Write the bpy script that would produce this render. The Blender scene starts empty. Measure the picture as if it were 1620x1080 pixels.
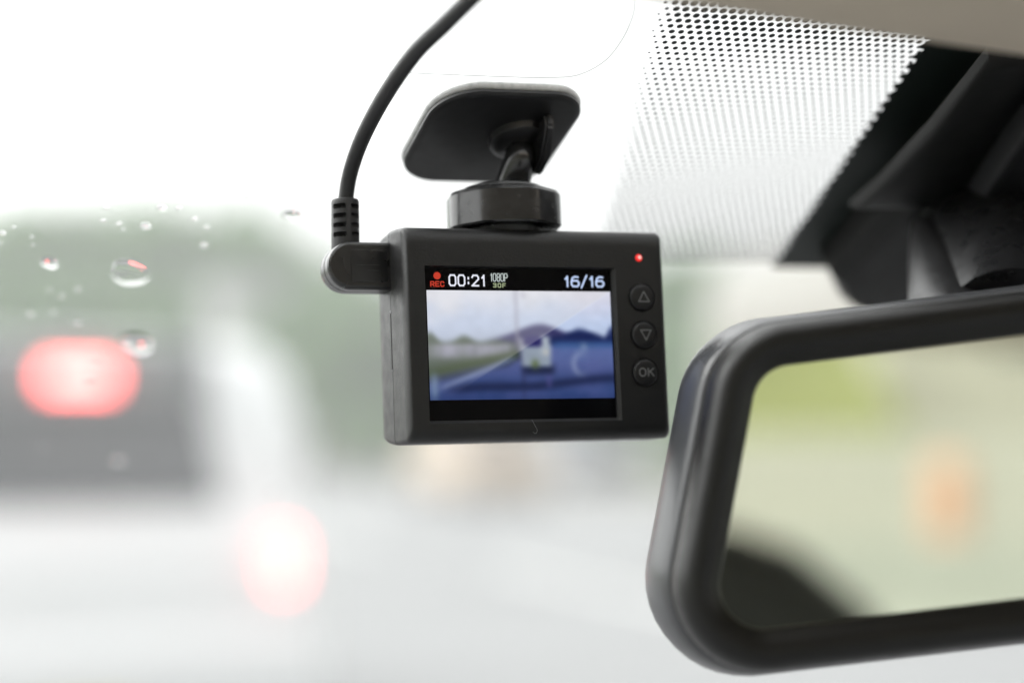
import bpy, bmesh, math, random
from math import sin, cos, tan, pi, radians, sqrt, exp
from mathutils import Vector, Matrix

random.seed(7)
SC = bpy.context.scene
COL = SC.collection

# ------------------------------------------------------------------ camera
CAM = Vector((0, 0, 1.25)); PITCH = radians(3.2)
CX, CY = Vector((1, 0, 0)), Vector((0, -sin(PITCH), cos(PITCH)))
CF = Vector((0, cos(PITCH), sin(PITCH)))
FPX = 2700.0
cd = bpy.data.cameras.new('camera'); cam = bpy.data.objects.new('camera', cd); COL.objects.link(cam)
cam.location = CAM; cam.rotation_euler = (pi / 2 + PITCH, 0, 0)
cd.sensor_width = 36; cd.lens = 60; cd.clip_start = 0.02; cd.clip_end = 2000
cd.dof.use_dof = True; cd.dof.focus_distance = 0.372; cd.dof.aperture_fstop = 3.9
cd.dof.aperture_blades = 0
SC.camera = cam

# ------------------------------------------------------------------ world, sun, exposure
EXPO = 0.38
EG = 2.0 ** EXPO
SC.view_settings.view_transform = 'Standard'; SC.view_settings.look = 'None'
SC.view_settings.exposure = EXPO; SC.view_settings.gamma = 1; SC.view_settings.use_curve_mapping = False
CLOUD = 13.0
SUN_EL, SUN_AZ = radians(34), radians(-66)          # azimuth clockwise from +Y
w = bpy.data.worlds.new('World'); SC.world = w; w.use_nodes = True
nt = w.node_tree; nt.nodes.clear()
wo = nt.nodes.new('ShaderNodeOutputWorld'); bg = nt.nodes.new('ShaderNodeBackground')
sky = nt.nodes.new('ShaderNodeTexSky'); sky.sky_type = 'NISHITA'; sky.sun_disc = False
sky.sun_elevation = SUN_EL; sky.sun_rotation = SUN_AZ; sky.air_density = 1.0; sky.dust_density = 4.0
hs = nt.nodes.new('ShaderNodeHueSaturation'); hs.inputs['Saturation'].default_value = 0.12   # closed cloud cover: nearly neutral light
nt.links.new(sky.outputs[0], hs.inputs['Color'])
# cloud layer over that sky: somewhat brighter overhead than at the horizon, as a closed overcast is
tc_ = nt.nodes.new('ShaderNodeTexCoord'); sx_ = nt.nodes.new('ShaderNodeSeparateXYZ'); mr_ = nt.nodes.new('ShaderNodeMapRange'); mr_.clamp = True
mr_.inputs[1].default_value = 0; mr_.inputs[2].default_value = 1; mr_.inputs[3].default_value = CLOUD * .6; mr_.inputs[4].default_value = CLOUD
cc_ = nt.nodes.new('ShaderNodeCombineColor'); mx_ = nt.nodes.new('ShaderNodeMix'); mx_.data_type = 'RGBA'; mx_.inputs[0].default_value = 0.8
nt.links.new(tc_.outputs['Generated'], sx_.inputs[0]); nt.links.new(sx_.outputs[2], mr_.inputs[0])
# the cloud is thinner round the hidden sun, so that side of the sky is brighter
dp_ = nt.nodes.new('ShaderNodeVectorMath'); dp_.operation = 'DOT_PRODUCT'
dp_.inputs[1].default_value = (sin(SUN_AZ) * cos(SUN_EL), cos(SUN_AZ) * cos(SUN_EL), sin(SUN_EL))
ar_ = nt.nodes.new('ShaderNodeMapRange'); ar_.interpolation_type = 'SMOOTHSTEP'; ar_.inputs[1].default_value = 0.35; ar_.inputs[2].default_value = 1.0; ar_.inputs[3].default_value = 0.85; ar_.inputs[4].default_value = 3.6
ml_ = nt.nodes.new('ShaderNodeMath'); ml_.operation = 'MULTIPLY'
nt.links.new(tc_.outputs['Generated'], dp_.inputs[0]); nt.links.new(dp_.outputs['Value'], ar_.inputs[0]); nt.links.new(ar_.outputs[0], ml_.inputs[0]); nt.links.new(mr_.outputs[0], ml_.inputs[1])
for k_ in range(3): nt.links.new(ml_.outputs[0], cc_.inputs[k_])
nt.links.new(hs.outputs[0], mx_.inputs[6]); nt.links.new(cc_.outputs[0], mx_.inputs[7]); nt.links.new(mx_.outputs[2], bg.inputs[0])
bg.inputs[1].default_value = 0.12
nt.links.new(bg.outputs[0], wo.inputs[0])
sl = bpy.data.lights.new('sun', 'SUN'); sl.energy = 0.5; sl.angle = radians(25); sl.color = (1, 0.97, 0.93)
so = bpy.data.objects.new('sun', sl); COL.objects.link(so)
sd = Vector((sin(SUN_AZ) * cos(SUN_EL), cos(SUN_AZ) * cos(SUN_EL), sin(SUN_EL)))
so.rotation_euler = sd.to_track_quat('Z', 'Y').to_euler()
SC.cycles.use_denoising = True
SC.cycles.max_bounces = 10; SC.cycles.transparent_max_bounces = 24; SC.cycles.transmission_bounces = 8
SC.cycles.sample_clamp_indirect = 8
SC.cycles.caustics_refractive = False; SC.cycles.caustics_reflective = False

# ------------------------------------------------------------------ helpers
def lin(r, g=None, b=None):
    if g is None: g = b = r
    f = lambda c: (c / 255) / 12.92 if c / 255 <= 0.04045 else ((c / 255 + 0.055) / 1.055) ** 2.4
    return (f(r), f(g), f(b))

def mat(name, col, rough=0.5, spec=0.5, metal=0, bump=None, mottle=None, emit=None, trans=0.0, coat=0):
    m = bpy.data.materials.new(name); m.use_nodes = True
    n = m.node_tree; p = n.nodes['Principled BSDF']
    p.inputs['Base Color'].default_value = (*col, 1); p.inputs['Roughness'].default_value = rough
    p.inputs['Specular IOR Level'].default_value = spec; p.inputs['Metallic'].default_value = metal
    p.inputs['Coat Weight'].default_value = coat
    tc = n.nodes.new('ShaderNodeTexCoord')
    if mottle:                                   # (scale, amount): uneven colour of the surface itself
        nz = n.nodes.new('ShaderNodeTexNoise'); nz.inputs['Scale'].default_value = mottle[0]; nz.inputs['Detail'].default_value = 4
        n.links.new(tc.outputs['Object'], nz.inputs['Vector'])
        mx = n.nodes.new('ShaderNodeMix'); mx.data_type = 'RGBA'
        mx.inputs[6].default_value = (*[c * (1 - mottle[1]) for c in col], 1)
        mx.inputs[7].default_value = (*[min(1, c * (1 + mottle[1])) for c in col], 1)
        n.links.new(nz.outputs[0], mx.inputs[0]); n.links.new(mx.outputs[2], p.inputs['Base Color'])
        mr = n.nodes.new('ShaderNodeMapRange'); mr.inputs[1].default_value = 0.3; mr.inputs[2].default_value = 0.7
        mr.inputs[3].default_value = max(0.02, rough - 0.06); mr.inputs[4].default_value = min(1, rough + 0.06)
        n.links.new(nz.outputs[0], mr.inputs[0]); n.links.new(mr.outputs[0], p.inputs['Roughness'])
    if bump:                                     # (scale, strength, distance)
        nz = n.nodes.new('ShaderNodeTexNoise'); nz.inputs['Scale'].default_value = bump[0]; nz.inputs['Detail'].default_value = 3
        n.links.new(tc.outputs['Object'], nz.inputs['Vector'])
        bp = n.nodes.new('ShaderNodeBump'); bp.inputs['Strength'].default_value = bump[1]; bp.inputs['Distance'].default_value = bump[2]
        n.links.new(nz.outputs[0], bp.inputs['Height']); n.links.new(bp.outputs[0], p.inputs['Normal'])
    if emit:
        p.inputs['Emission Color'].default_value = (*emit[0], 1); p.inputs['Emission Strength'].default_value = emit[1]
    return m

def mesh_obj(name, bm, m, parent=None, smooth=None, mw=None):
    me = bpy.data.meshes.new(name); bmesh.ops.recalc_face_normals(bm, faces=bm.faces[:])
    bm.to_mesh(me); bm.free()
    o = bpy.data.objects.new(name, me); COL.objects.link(o)
    for k in (m if isinstance(m, (list, tuple)) else [m]): me.materials.append(k)
    if parent: o.parent = parent
    if mw is not None: o.matrix_world = mw
    if smooth is not None:
        if smooth >= 180: me.polygons.foreach_set('use_smooth', [True] * len(me.polygons))
        else:
            me.polygons.foreach_set('use_smooth', [True] * len(me.polygons))
            b2 = bmesh.new(); b2.from_mesh(me)
            for e in b2.edges:
                if len(e.link_faces) == 2 and e.calc_face_angle(0) > radians(smooth): e.smooth = False
            b2.to_mesh(me); b2.free()
    return o

def tag(o, label=None, cat=None, group=None, kind=None):
    if label: o['label'] = label
    if cat: o['category'] = cat
    if group: o['group'] = group
    if kind: o['kind'] = kind
    return o

def empty(name, mw, label, cat, group=None):
    o = bpy.data.objects.new(name, None); COL.objects.link(o); o.empty_display_size = 0.02
    o.matrix_world = mw
    return tag(o, label, cat, group)

def loft(bm, rings, cap0=True, cap1=True):
    vs = [[bm.verts.new(p) for p in r] for r in rings]
    n = len(rings[0])
    for a, b in zip(vs, vs[1:]):
        for i in range(n): bm.faces.new((a[i], a[(i + 1) % n], b[(i + 1) % n], b[i]))
    if cap0: bm.faces.new(vs[0][::-1])
    if cap1: bm.faces.new(vs[-1])
    return vs

def tube(bm, pts, r, n=14, cap=True, radii=None):
    pts = [Vector(p) for p in pts]; rings = []
    t = (pts[1] - pts[0]).normalized()
    u = t.orthogonal().normalized()
    for i, p in enumerate(pts):
        t = (pts[min(i + 1, len(pts) - 1)] - pts[max(i - 1, 0)]).normalized()
        u = (u - t * u.dot(t)).normalized(); v = t.cross(u)
        rr = radii[i] if radii else r
        rings.append([p + (u * cos(2 * pi * k / n) + v * sin(2 * pi * k / n)) * rr for k in range(n)])
    loft(bm, rings, cap, cap)

def spline(pts, n=8):
    P = [Vector(p) for p in pts]; P = [2 * P[0] - P[1]] + P + [2 * P[-1] - P[-2]]; out = []
    for i in range(1, len(P) - 2):
        for k in range(n):
            t = k / n; a, b, c, d = P[i - 1:i + 3]
            out.append(0.5 * ((2 * b) + (c - a) * t + (2 * a - 5 * b + 4 * c - d) * t * t + (3 * b - a - 3 * c + d) * t ** 3))
    out.append(P[-2]); return out

def fillet(poly, radii, n=8):
    """round the corners of a 2-D polygon"""
    out = []; N = len(poly)
    for i in range(N):
        p = Vector(poly[i]); a = (Vector(poly[i - 1]) - p).normalized(); b = (Vector(poly[(i + 1) % N]) - p).normalized()
        r = radii[i] if isinstance(radii, (list, tuple)) else radii
        ang = a.angle(b); d = r / tan(ang / 2); c = p + (a + b).normalized() * (r / sin(ang / 2))
        s, e = p + a * d, p + b * d
        a0 = math.atan2(s.y - c.y, s.x - c.x); a1 = math.atan2(e.y - c.y, e.x - c.x)
        da = (a1 - a0 + pi) % (2 * pi) - pi
        for k in range(n + 1):
            t = a0 + da * k / n; out.append((c.x + r * cos(t), c.y + r * sin(t)))
    return out

def offset(pts, d):
    """push an outline outward (counter-clockwise input)"""
    out = []; N = len(pts)
    for i in range(N):
        a, b = Vector(pts[i - 1]), Vector(pts[(i + 1) % N]); t = (b - a).normalized()
        out.append((pts[i][0] + t.y * d, pts[i][1] - t.x * d))
    return out

def box(bm, x0, x1, y0, y1, z0, z1, bev=0, seg=2):
    v = [bm.verts.new((x, y, z)) for x in (x0, x1) for y in (y0, y1) for z in (z0, z1)]
    fs = [bm.faces.new([v[i] for i in f]) for f in ((0, 1, 3, 2), (4, 6, 7, 5), (0, 4, 5, 1), (2, 3, 7, 6), (0, 2, 6, 4), (1, 5, 7, 3))]
    if bev:
        es = {e for f in fs for e in f.edges}
        bmesh.ops.bevel(bm, geom=list(es), offset=bev, segments=seg, affect='EDGES', profile=0.5)

def boolean_cut(o, bm):
    c = mesh_obj('cutter', bm, o.data.materials[0]); c.parent = o.parent
    md = o.modifiers.new('cut', 'BOOLEAN'); md.operation = 'DIFFERENCE'; md.object = c; md.solver = 'EXACT'
    dg = bpy.context.evaluated_depsgraph_get(); dg.update()
    me = bpy.data.meshes.new_from_object(o.evaluated_get(dg), depsgraph=dg)
    o.modifiers.clear(); old = o.data; o.data = me; me.name = o.name
    bpy.data.meshes.remove(old); cm = c.data; bpy.data.objects.remove(c); bpy.data.meshes.remove(cm)

MM = 0.001
def camvec(x, y, z): return CX * x + CY * y + CF * z
def campt(u, v, z):
    """the point at depth z (m) on the line of sight measured at photo pixel u, v"""
    return CAM + camvec((u - 810) / FPX * z, (540 - v) / FPX * z, z)
def frame(org, x, y, z):
    m = Matrix((x, y, z)).transposed().to_4x4(); m.translation = org; return m

# dash-cam axes (x right, y up, z towards the viewer), solved from the photo's perspective
DCX, DCY, DCZ = camvec(0.94185, 0.00144, 0.33604), camvec(-0.0391, 0.99367, 0.10531), camvec(0.33376, 0.11233, -0.93594)
DC = frame(CAM + CF * 0.375, DCX, DCY, DCZ)
# windscreen axes: l across the car, s up the slope, h into the cabin; origin under the mount's pad
YAW, BETA = radians(20), radians(27)
WL = camvec(cos(YAW), 0, sin(YAW)); _rear = camvec(sin(YAW), 0, -cos(YAW))
WS = _rear * cos(BETA) + CY * sin(BETA); WN = _rear * sin(BETA) - CY * cos(BETA)
WO = campt(780, 215, 0.395)
WF = frame(WO, WL, WS, WN)
def ws(u, v, h=0.0):
    d = campt(u, v, 1) - CAM; t = ((WO - CAM).dot(WN) + h) / d.dot(WN); p = CAM + d * t - WO
    return Vector((p.dot(WL), p.dot(WS)))
# directions of the car we sit in, on the ground
FW = Vector((-sin(YAW), cos(YAW), 0)); RT = Vector((cos(YAW), sin(YAW), 0))
def road_pt(fwd, right, z=0.0): return FW * fwd + RT * right + Vector((0, 0, z))
def road_frame(fwd, right, turn=0, z=0.0):
    a = YAW + turn; m = Matrix.Rotation(a, 4, 'Z'); m.translation = road_pt(fwd, right, z); return m
def ground_at(u, D): return Vector(((u - 810) / FPX * D, D, 0))

# ------------------------------------------------------------------ materials
M_shell = mat('grained_black_plastic', (0.011, 0.011, 0.0113), 0.45, 0.5, bump=(1700, 0.25, 0.00025), mottle=(300, 0.12))
M_black = mat('smooth_black_plastic', (0.014, 0.014, 0.015), 0.3, 0.5, mottle=(200, 0.2))
M_satin = mat('satin_black_plastic', (0.02, 0.02, 0.021), 0.38, 0.5, mottle=(400, 0.2))
M_cable = mat('cable_rubber', (0.022, 0.022, 0.023), 0.5, 0.4, mottle=(500, 0.15))
M_knob = mat('ribbed_black_plastic', (0.014, 0.014, 0.015), 0.22, 0.85, mottle=(500, 0.2))
M_plug = mat('plug_plastic', (0.011, 0.011, 0.0115), 0.3, 0.8, mottle=(90, 0.06))
M_plate = mat('mount_plate_plastic', (0.012, 0.012, 0.0125), 0.42, 0.4, mottle=(300, 0.2))
M_stem = mat('glossy_stem_plastic', (0.012, 0.012, 0.0125), 0.2, 0.8, mottle=(200, .1))
M_foam = mat('clear_adhesive_foam', (0.42, 0.425, 0.425), 0.35, 0.5, mottle=(700, 0.45))
M_gloss = mat('display_cover_black', (0.003, 0.003, 0.004), 0.12, 0.12)
M_btn = mat('button_rubber', (0.012, 0.012, 0.013), 0.42, 0.4, mottle=(800, 0.15))
M_icon = mat('icon_print_grey', (0.26, 0.265, 0.27), 0.5, 0.3)
M_mframe = mat('mirror_frame_plastic', (0.0095, 0.0093, 0.009), 0.4, 0.42, bump=(1500, 0.22, 0.0003), mottle=(300, 0.15))
M_mshell = mat('mirror_shell_plastic', (0.06, 0.062, 0.067), 0.32, 0.7, mottle=(40, 0.05))
M_sensor = mat('sensor_cover_plastic', (0.008, 0.008, 0.008), 0.55, 0.22, bump=(1200, 0.2, 0.0003), mottle=(120, 0.2))
M_sensor2 = mat('sensor_panel_plastic', (0.016, 0.016, 0.0175), 0.55, 0.22, bump=(1200, 0.2, 0.0003), mottle=(120, 0.2))
M_frit = mat('ceramic_print_black', (0.009, 0.0145, 0.0125), 0.5, 0.3)
M_head = mat('roof_lining_fabric', (0.62, 0.545, 0.44), 0.9, 0.1, bump=(900, 0.5, 0.0006), mottle=(60, 0.1))
def emis(name, rgb, k=1.0):                     # a lit display element, given as the colour it shows
    return mat(name, (0, 0, 0), 0.4, 0.1, emit=(rgb, k / EG))

# ------------------------------------------------------------------ ground
def sheet(name, pts, m, z, kind='structure', n=1):
    bm = bmesh.new(); bm.faces.new([bm.verts.new((p[0], p[1], z)) for p in pts]); o = mesh_obj(name, bm, m); tag(o, kind=kind); return o
M_earth = mat('verge_earth', (0.10, 0.13, 0.06), 0.9, 0.2, mottle=(0.4, 0.35))
M_road = mat('worn_pale_asphalt', (0.20, 0.203, 0.205), 0.75, 0.3, mottle=(0.6, 0.12), bump=(60, 0.3, 0.01))
M_line = mat('road_paint', (0.75, 0.75, 0.73), 0.6, 0.3, mottle=(3, 0.1))
M_walk = mat('pavement_concrete', (0.30, 0.29, 0.27), 0.85, 0.2, mottle=(1.5, 0.15))
R4 = lambda f0, f1, r0, r1: [road_pt(f0, r0)[:2], road_pt(f0, r1)[:2], road_pt(f1, r1)[:2], road_pt(f1, r0)[:2]]
sheet('ground', [(-700, -700), (700, -700), (700, 700), (-700, 700)], M_earth, -0.012)
sheet('road', R4(-60, 260, -3.6, 13.5), M_road, 0.0)
bm = bmesh.new()
for rr in (2.1, 5.5, 9.2):
    for k in range(-6, 26):
        q = R4(k * 10, k * 10 + 5.5, rr - .075, rr + .075)
        bm.faces.new([bm.verts.new((p[0], p[1], 0.004)) for p in q])
q = R4(-60, 260, -2.6, -2.45); bm.faces.new([bm.verts.new((p[0], p[1], 0.004)) for p in q])
tag(mesh_obj('lane_markings', bm, M_line), kind='structure')
bm = bmesh.new()
for (r0, r1) in ((13.5, 16.0), (-6.0, -3.6)):
    q = R4(-60, 260, r0, r1)
    loft(bm, [[(p[0], p[1], -0.01) for p in q], [(p[0], p[1], 0.13) for p in q]])
tag(mesh_obj('pavement', bm, M_walk), kind='structure')

# ------------------------------------------------------------------ trees
M_bark = mat('bark', (0.10, 0.08, 0.06), 0.9, 0.2, mottle=(6, 0.3), bump=(20, 0.6, 0.03))
def leaf_mat(name, c):
    m = mat(name, c, 0.55, 0.4, mottle=(1.3, 0.4)); n = m.node_tree; p = n.nodes['Principled BSDF']; out = n.nodes['Material Output']
    t = n.nodes.new('ShaderNodeBsdfTranslucent'); t.inputs[0].default_value = (c[0] * 1.1, c[1] * 1.15, c[2], 1); mx = n.nodes.new('ShaderNodeMixShader'); mx.inputs[0].default_value = .45
    n.links.new(p.outputs[0], mx.inputs[1]); n.links.new(t.outputs[0], mx.inputs[2]); n.links.new(mx.outputs[0], out.inputs[0]); return m
M_leaf = [leaf_mat('leaf_dark', (0.125, 0.225, 0.085)), leaf_mat('leaf_mid', (0.15, 0.255, 0.095)), leaf_mat('leaf_pale', (0.44, 0.49, 0.18))]
def crown_bm(rx, rz, zc, n, size, seed):
    rnd = random.Random(seed); bm = bmesh.new()
    cl = []
    for k in range(22):
        a = rnd.uniform(0, 2 * pi); e = rnd.uniform(-0.8, 1.0); q = rnd.uniform(0.35, 0.85)
        cl.append((Vector((rx * q * cos(a) * sqrt(1 - min(.95, abs(e)) ** 2), rx * q * sin(a) * sqrt(1 - min(.95, abs(e)) ** 2), zc + rz * 0.75 * e)), rnd.uniform(.28, .5) * rx))
    for k in range(n):
        c, r = cl[k % len(cl)]
        d = Vector((rnd.gauss(0, 1), rnd.gauss(0, 1), rnd.gauss(0, 0.8))).normalized() * r * rnd.uniform(.5, 1.05)
        p = c + d; t = Vector((rnd.gauss(0, 1), rnd.gauss(0, 1), rnd.gauss(0, 1))).normalized(); u = t.orthogonal().normalized(); s = size * rnd.uniform(.6, 1.4)
        v = t.cross(u)
        bm.faces.new([bm.verts.new(p + u * s), bm.verts.new(p + v * s * .5), bm.verts.new(p - u * s), bm.verts.new(p - v * s * .5)])
    return bm
def trunk_bm(h, r, rx, seed):
    rnd = random.Random(seed); bm = bmesh.new()
    tube(bm, [(0, 0, -.1), (0.03 * h, 0, h * .4), (0.0, 0.02 * h, h * .75), (0, 0, h)], r, 10, radii=[r * 1.3, r, r * .7, r * .3])
    for k in range(6):
        a = k * 1.05 + rnd.random(); z0 = h * rnd.uniform(.4, .7)
        tube(bm, [(0, 0, z0), (cos(a) * rx * .3, sin(a) * rx * .3, z0 + h * .12), (cos(a) * rx * .65, sin(a) * rx * .65, z0 + h * .25)], r * .3, 6, radii=[r * .45, r * .3, r * .1])
    return bm
PROTO = {}
def tree(pos, h, kind, label, group='trees beyond the road'):
    """a tree with its own crown and trunk; later ones of a kind copy the first"""
    rz = random.uniform(0, 6); ex = empty('leafy_tree', Matrix.Translation(pos) @ Matrix.Rotation(rz, 4, 'Z') @ Matrix.Scale(h / 10, 4), label, 'tree', group)
    if kind not in PROTO:
        PROTO[kind] = (mesh_obj('crown', crown_bm(3.9, 3.9, 5.9, 5200, 0.36, kind), M_leaf[kind], ex),
                       mesh_obj('trunk', trunk_bm(7.5, .24, 3.2, kind), M_bark, ex))
    else:
        for p in PROTO[kind]:
            c = p.copy(); COL.objects.link(c); c.parent = ex
    return ex
# the wood straight ahead, far beyond the stopped hatchback
for i, (u, D, h) in enumerate([(-330, 92, 14.2), (-210, 86, 13.3), (-110, 90, 13.8), (-30, 84, 12.8), (50, 90, 13.9), (128, 84, 13.7), (205, 89, 13.8), (285, 84, 13.3), (360, 88, 13.4), (435, 82, 11.8), (60, 70, 7.8), (180, 72, 7.9), (300, 70, 7.6), (-60, 70, 7.7), (495, 60, 6.9), (545, 58, 6.0), (600, 58, 5.2), (515, 84, 10.8), (600, 88, 9.4)]):
    low = 10 <= i <= 16
    tree(ground_at(u, D), h * .95, 1 if i % 2 else 0, 'low bushy tree at the foot of the wood behind the stopped white hatchback' if low else
         'tall blurred green tree in the wood behind the stopped white hatchback', 'trees in the wood behind the hatchback')
# the row on the far side of the road, to the right
for i, (u, D, h) in enumerate([(690, 62, 5.6), (790, 57, 5.5), (900, 52, 5.7), (1010, 47, 6.0), (1100, 43, 6.0), (1190, 40, 5.0), (1300, 37, 5.0)]):
    tree(ground_at(u, D), h, 1, 'smaller blurred green tree in the row across the road, behind the dash cam and mirror', 'trees across the road')

for i, (u, D, h) in enumerate([(560, 52, 2.3), (605, 47, 2.2), (650, 50, 2.4), (700, 54, 2.2), (1085, 38, 2.4), (1130, 36, 2.3)]):
    tree(ground_at(u, D), h, 1, 'low blurred green bush beside the lower left edge of the dash cam' if i < 4 else 'low green bush between the dash cam and the mirror', 'bushes on the far verge')

# pale apartment block glimpsed through the wood
M_wallw = mat('pale_render', (0.55, 0.55, 0.54), 0.85, 0.2, mottle=(.5, .08))
M_win = mat('far_window_glass', (0.05, 0.06, 0.07), 0.15, 0.5)
M_roof = mat('grey_roof', (0.2, 0.2, 0.21), 0.8, 0.2, mottle=(1, .15))
bl = empty('apartment_block', Matrix.Translation(ground_at(418, 66)) @ Matrix.Rotation(YAW, 4, 'Z'), 'pale blurred block showing between the trees, just left of the cable plug', 'building')
bm = bmesh.new(); box(bm, -1.7, 1.7, 0, 7, 0, 7.2, .05); mesh_obj('wall', bm, M_wallw, bl)
bm = bmesh.new(); box(bm, -1.9, 1.9, -.3, 7.3, 7.2, 7.5, .03); mesh_obj('roof', bm, M_roof, bl)
for zz in (4.0,):
    for xx in (-.85, .85):
        bm = bmesh.new(); box(bm, xx - .5, xx + .5, -.05, .02, zz, zz + 1.3); mesh_obj('window', bm, M_win, bl)

# ------------------------------------------------------------------ cars
M_tyre = mat('tyre_rubber', (0.02, 0.02, 0.02), 0.8, 0.3, mottle=(20, .2)); M_rim = mat('wheel_rim', (0.5, 0.5, 0.5), 0.35, 0.5, metal=.8)
M_trim = mat('black_car_trim', (0.02, 0.02, 0.02), 0.5, 0.4)
M_cglass = mat('dark_car_glass', (0.02, 0.023, 0.027), 0.08, 0.5)
M_numplate = mat('number_plate_yellow', (0.55, 0.45, 0.08), 0.5, 0.3)
def rr_ring(hw, y0, y1, z, r=.18, n=5):
    return [(x, y, z) for x, y in fillet([(-hw, y0), (hw, y0), (hw, y1), (-hw, y1)], r, n)]
def car(mw, paint, label, name='stopped_car', lights=True, cat='car', group=None, front=False, W=.85, L=3.9, H=1.6, belt=1.0, head=None):
    """hatchback; its tail is at local y = 0 and it points along +y (front: turned round)"""
    e = empty(name, mw, label, cat, group)
    bm = bmesh.new()
    loft(bm, [rr_ring(W - .12, .10, L - .15, .22), rr_ring(W - .02, .02, L - .03, .36), rr_ring(W, 0, L, .55), rr_ring(W, .01, L - .02, .80), rr_ring(W - .025, .05, L - .06, .93), rr_ring(W - .06, .09, L - .14, belt)])
    mesh_obj('body', bm, paint, e, smooth=40)
    bm = bmesh.new()
    loft(bm, [rr_ring(W - .05, .10, L - 1.0, belt - .01), rr_ring(W - .03, .17, L - 1.3, belt + .22), rr_ring(W - .08, .26, L - 1.62, H - .10, .2), rr_ring(W - .16, .36, L - 1.75, H - .02, .2), rr_ring(W - .40, .55, L - 2.0, H, .2)])
    mesh_obj('cabin', bm, paint, e, smooth=40)
    # rear window: a tilted pane set proud of the cabin's rear face
    bm = bmesh.new()
    z0, z1 = belt + .03, H - .23
    o2 = fillet([(-(W - .37), 0), (W - .37, 0), (W - .42, 1), (-(W - .42), 1)], .03, 3)
    yb = lambda z: .105 + (z - belt) * .31 if z < belt + .22 else .17 + (z - belt - .22) * (.09 / (H - .32 - belt))
    f1 = [(x, yb(z0 + t * (z1 - z0)) - .022, z0 + t * (z1 - z0)) for x, t in o2]; f2 = [(x, y + .03, z) for x, y, z in f1]
    loft(bm, [f1, f2]); mesh_obj('rear_window', bm, M_cglass, e)
    for s in (-1, 1):                            # side glass
        bm = bmesh.new()
        q = [(W - .012, .55, belt + .03), (W - .012, L - 1.25, belt + .03), (W - .062, L - 1.72, H - .13), (W - .062, .62, H - .13)]
        a = [(s * x, y, z) for x, y, z in q]; b = [(s * (x - .04), y, z) for x, y, z in q]
        loft(bm, [a, b]); mesh_obj('side_window', bm, M_cglass, e)
    bm = bmesh.new(); q = [(W - .2, L - .92, belt + .01), (-(W - .2), L - .92, belt + .01), (-(W - .3), L - 1.62, H - .12), (W - .3, L - 1.62, H - .12)]
    loft(bm, [[(x, y + .05, z) for x, y, z in q], q]); mesh_obj('windscreen', bm, M_cglass, e)
    bm = bmesh.new(); box(bm, -(W - .41), W - .41, .09, .42, H - .23, H - .03, .03); mesh_obj('spoiler', bm, M_spoil if lights else paint, e)
    bm = bmesh.new(); box(bm, -(W - .05), W - .05, -.07, .10, .30, .60, .05); mesh_obj('rear_bumper', bm, paint, e, smooth=40)
    bm = bmesh.new(); box(bm, -.165, .165, -.085, -.06, .24, .39, .004); mesh_obj('number_plate', bm, M_numplate, e)
    for s in (-1, 1):
        bm = bmesh.new(); box(bm, s * (W - .17) - .045, s * (W - .17) + .045, -.02, .12, .745, .925, .03)
        mesh_obj('tail_light', bm, M_tail if lights else M_tailoff, e, smooth=40)
        bm = bmesh.new(); box(bm, s * (W - .16) - .14, s * (W - .16) + .14, L - .16, L + .015, .66, .82, .04)
        mesh_obj('headlight', bm, head or M_headoff, e, smooth=40)
    if lights:
        bm = bmesh.new(); box(bm, -.105, .105, .05, .10, H - .188, H - .118, .008); mesh_obj('brake_light', bm, M_brake, e)
    for sx in (-1, 1):
        for yy in (.72, L - .75):
            bm = bmesh.new(); c = (sx * (W - .1), yy, .29)
            prof = [(.10, .18), (.10, .27), (.08, .29), (-.08, .29), (-.10, .27), (-.10, .18)]
            loft(bm, [[(c[0] + px, c[1] + rr * cos(t * pi / 12), c[2] + rr * sin(t * pi / 12)) for t in range(24)] for px, rr in prof])
            wh = mesh_obj('wheel', bm, M_tyre, e, smooth=40)
            bm = bmesh.new(); loft(bm, [[(c[0] + px, c[1] + rr * cos(t * pi / 12), c[2] + rr * sin(t * pi / 12)) for t in range(24)] for px, rr in [(sx * .085, .18), (sx * .105, .175), (sx * .1, .06)]])
            mesh_obj('rim', bm, M_rim, wh, smooth=40)
    return e
M_white = mat('white_car_paint', (0.73, 0.74, 0.745), 0.3, 0.5, coat=.2, mottle=(2, .03))
M_beige = mat('beige_car_paint', (0.50, 0.39, 0.28), 0.5, 0.4, coat=.0, mottle=(2, .04))
M_grey = mat('grey_car_paint', (0.22, 0.23, 0.25), 0.35, 0.5, coat=.3, mottle=(2, .04))
M_cream = mat('cream_van_paint', (0.31, 0.295, 0.255), 0.35, 0.5, coat=.2, mottle=(2, .04))
M_spoil = mat('spoiler_shade_grey', (0.16, 0.17, 0.17), 0.4, 0.4, mottle=(3, .05))  # shade on the white car's spoiler, put into a grey base colour
M_tail = mat('lit_tail_lamp', (0.4, 0.02, 0.02), 0.2, 0.5, emit=((1, 0.19, 0.17), 6 / EG))
M_brake = mat('lit_brake_lamp', (0.4, 0.02, 0.02), 0.2, 0.5, emit=((1, 0.135, 0.125), 12 / EG))
M_tailoff = mat('unlit_tail_lamp', (0.3, 0.02, 0.02), 0.2, 0.5)
M_headoff = mat('unlit_headlight', (0.3, 0.3, 0.3), 0.3, 0.4)
M_headwarm = mat('lit_warm_headlight', (0.6, 0.6, 0.6), 0.15, 0.5, emit=((1, 0.62, 0.30), 20 / EG))
p = ground_at(128, 5.55)
car(Matrix.Translation(p) @ Matrix.Rotation(YAW, 4, 'Z'), M_white, 'white hatchback stopped close ahead with its red brake lights lit', 'stopped_hatchback')
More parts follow.
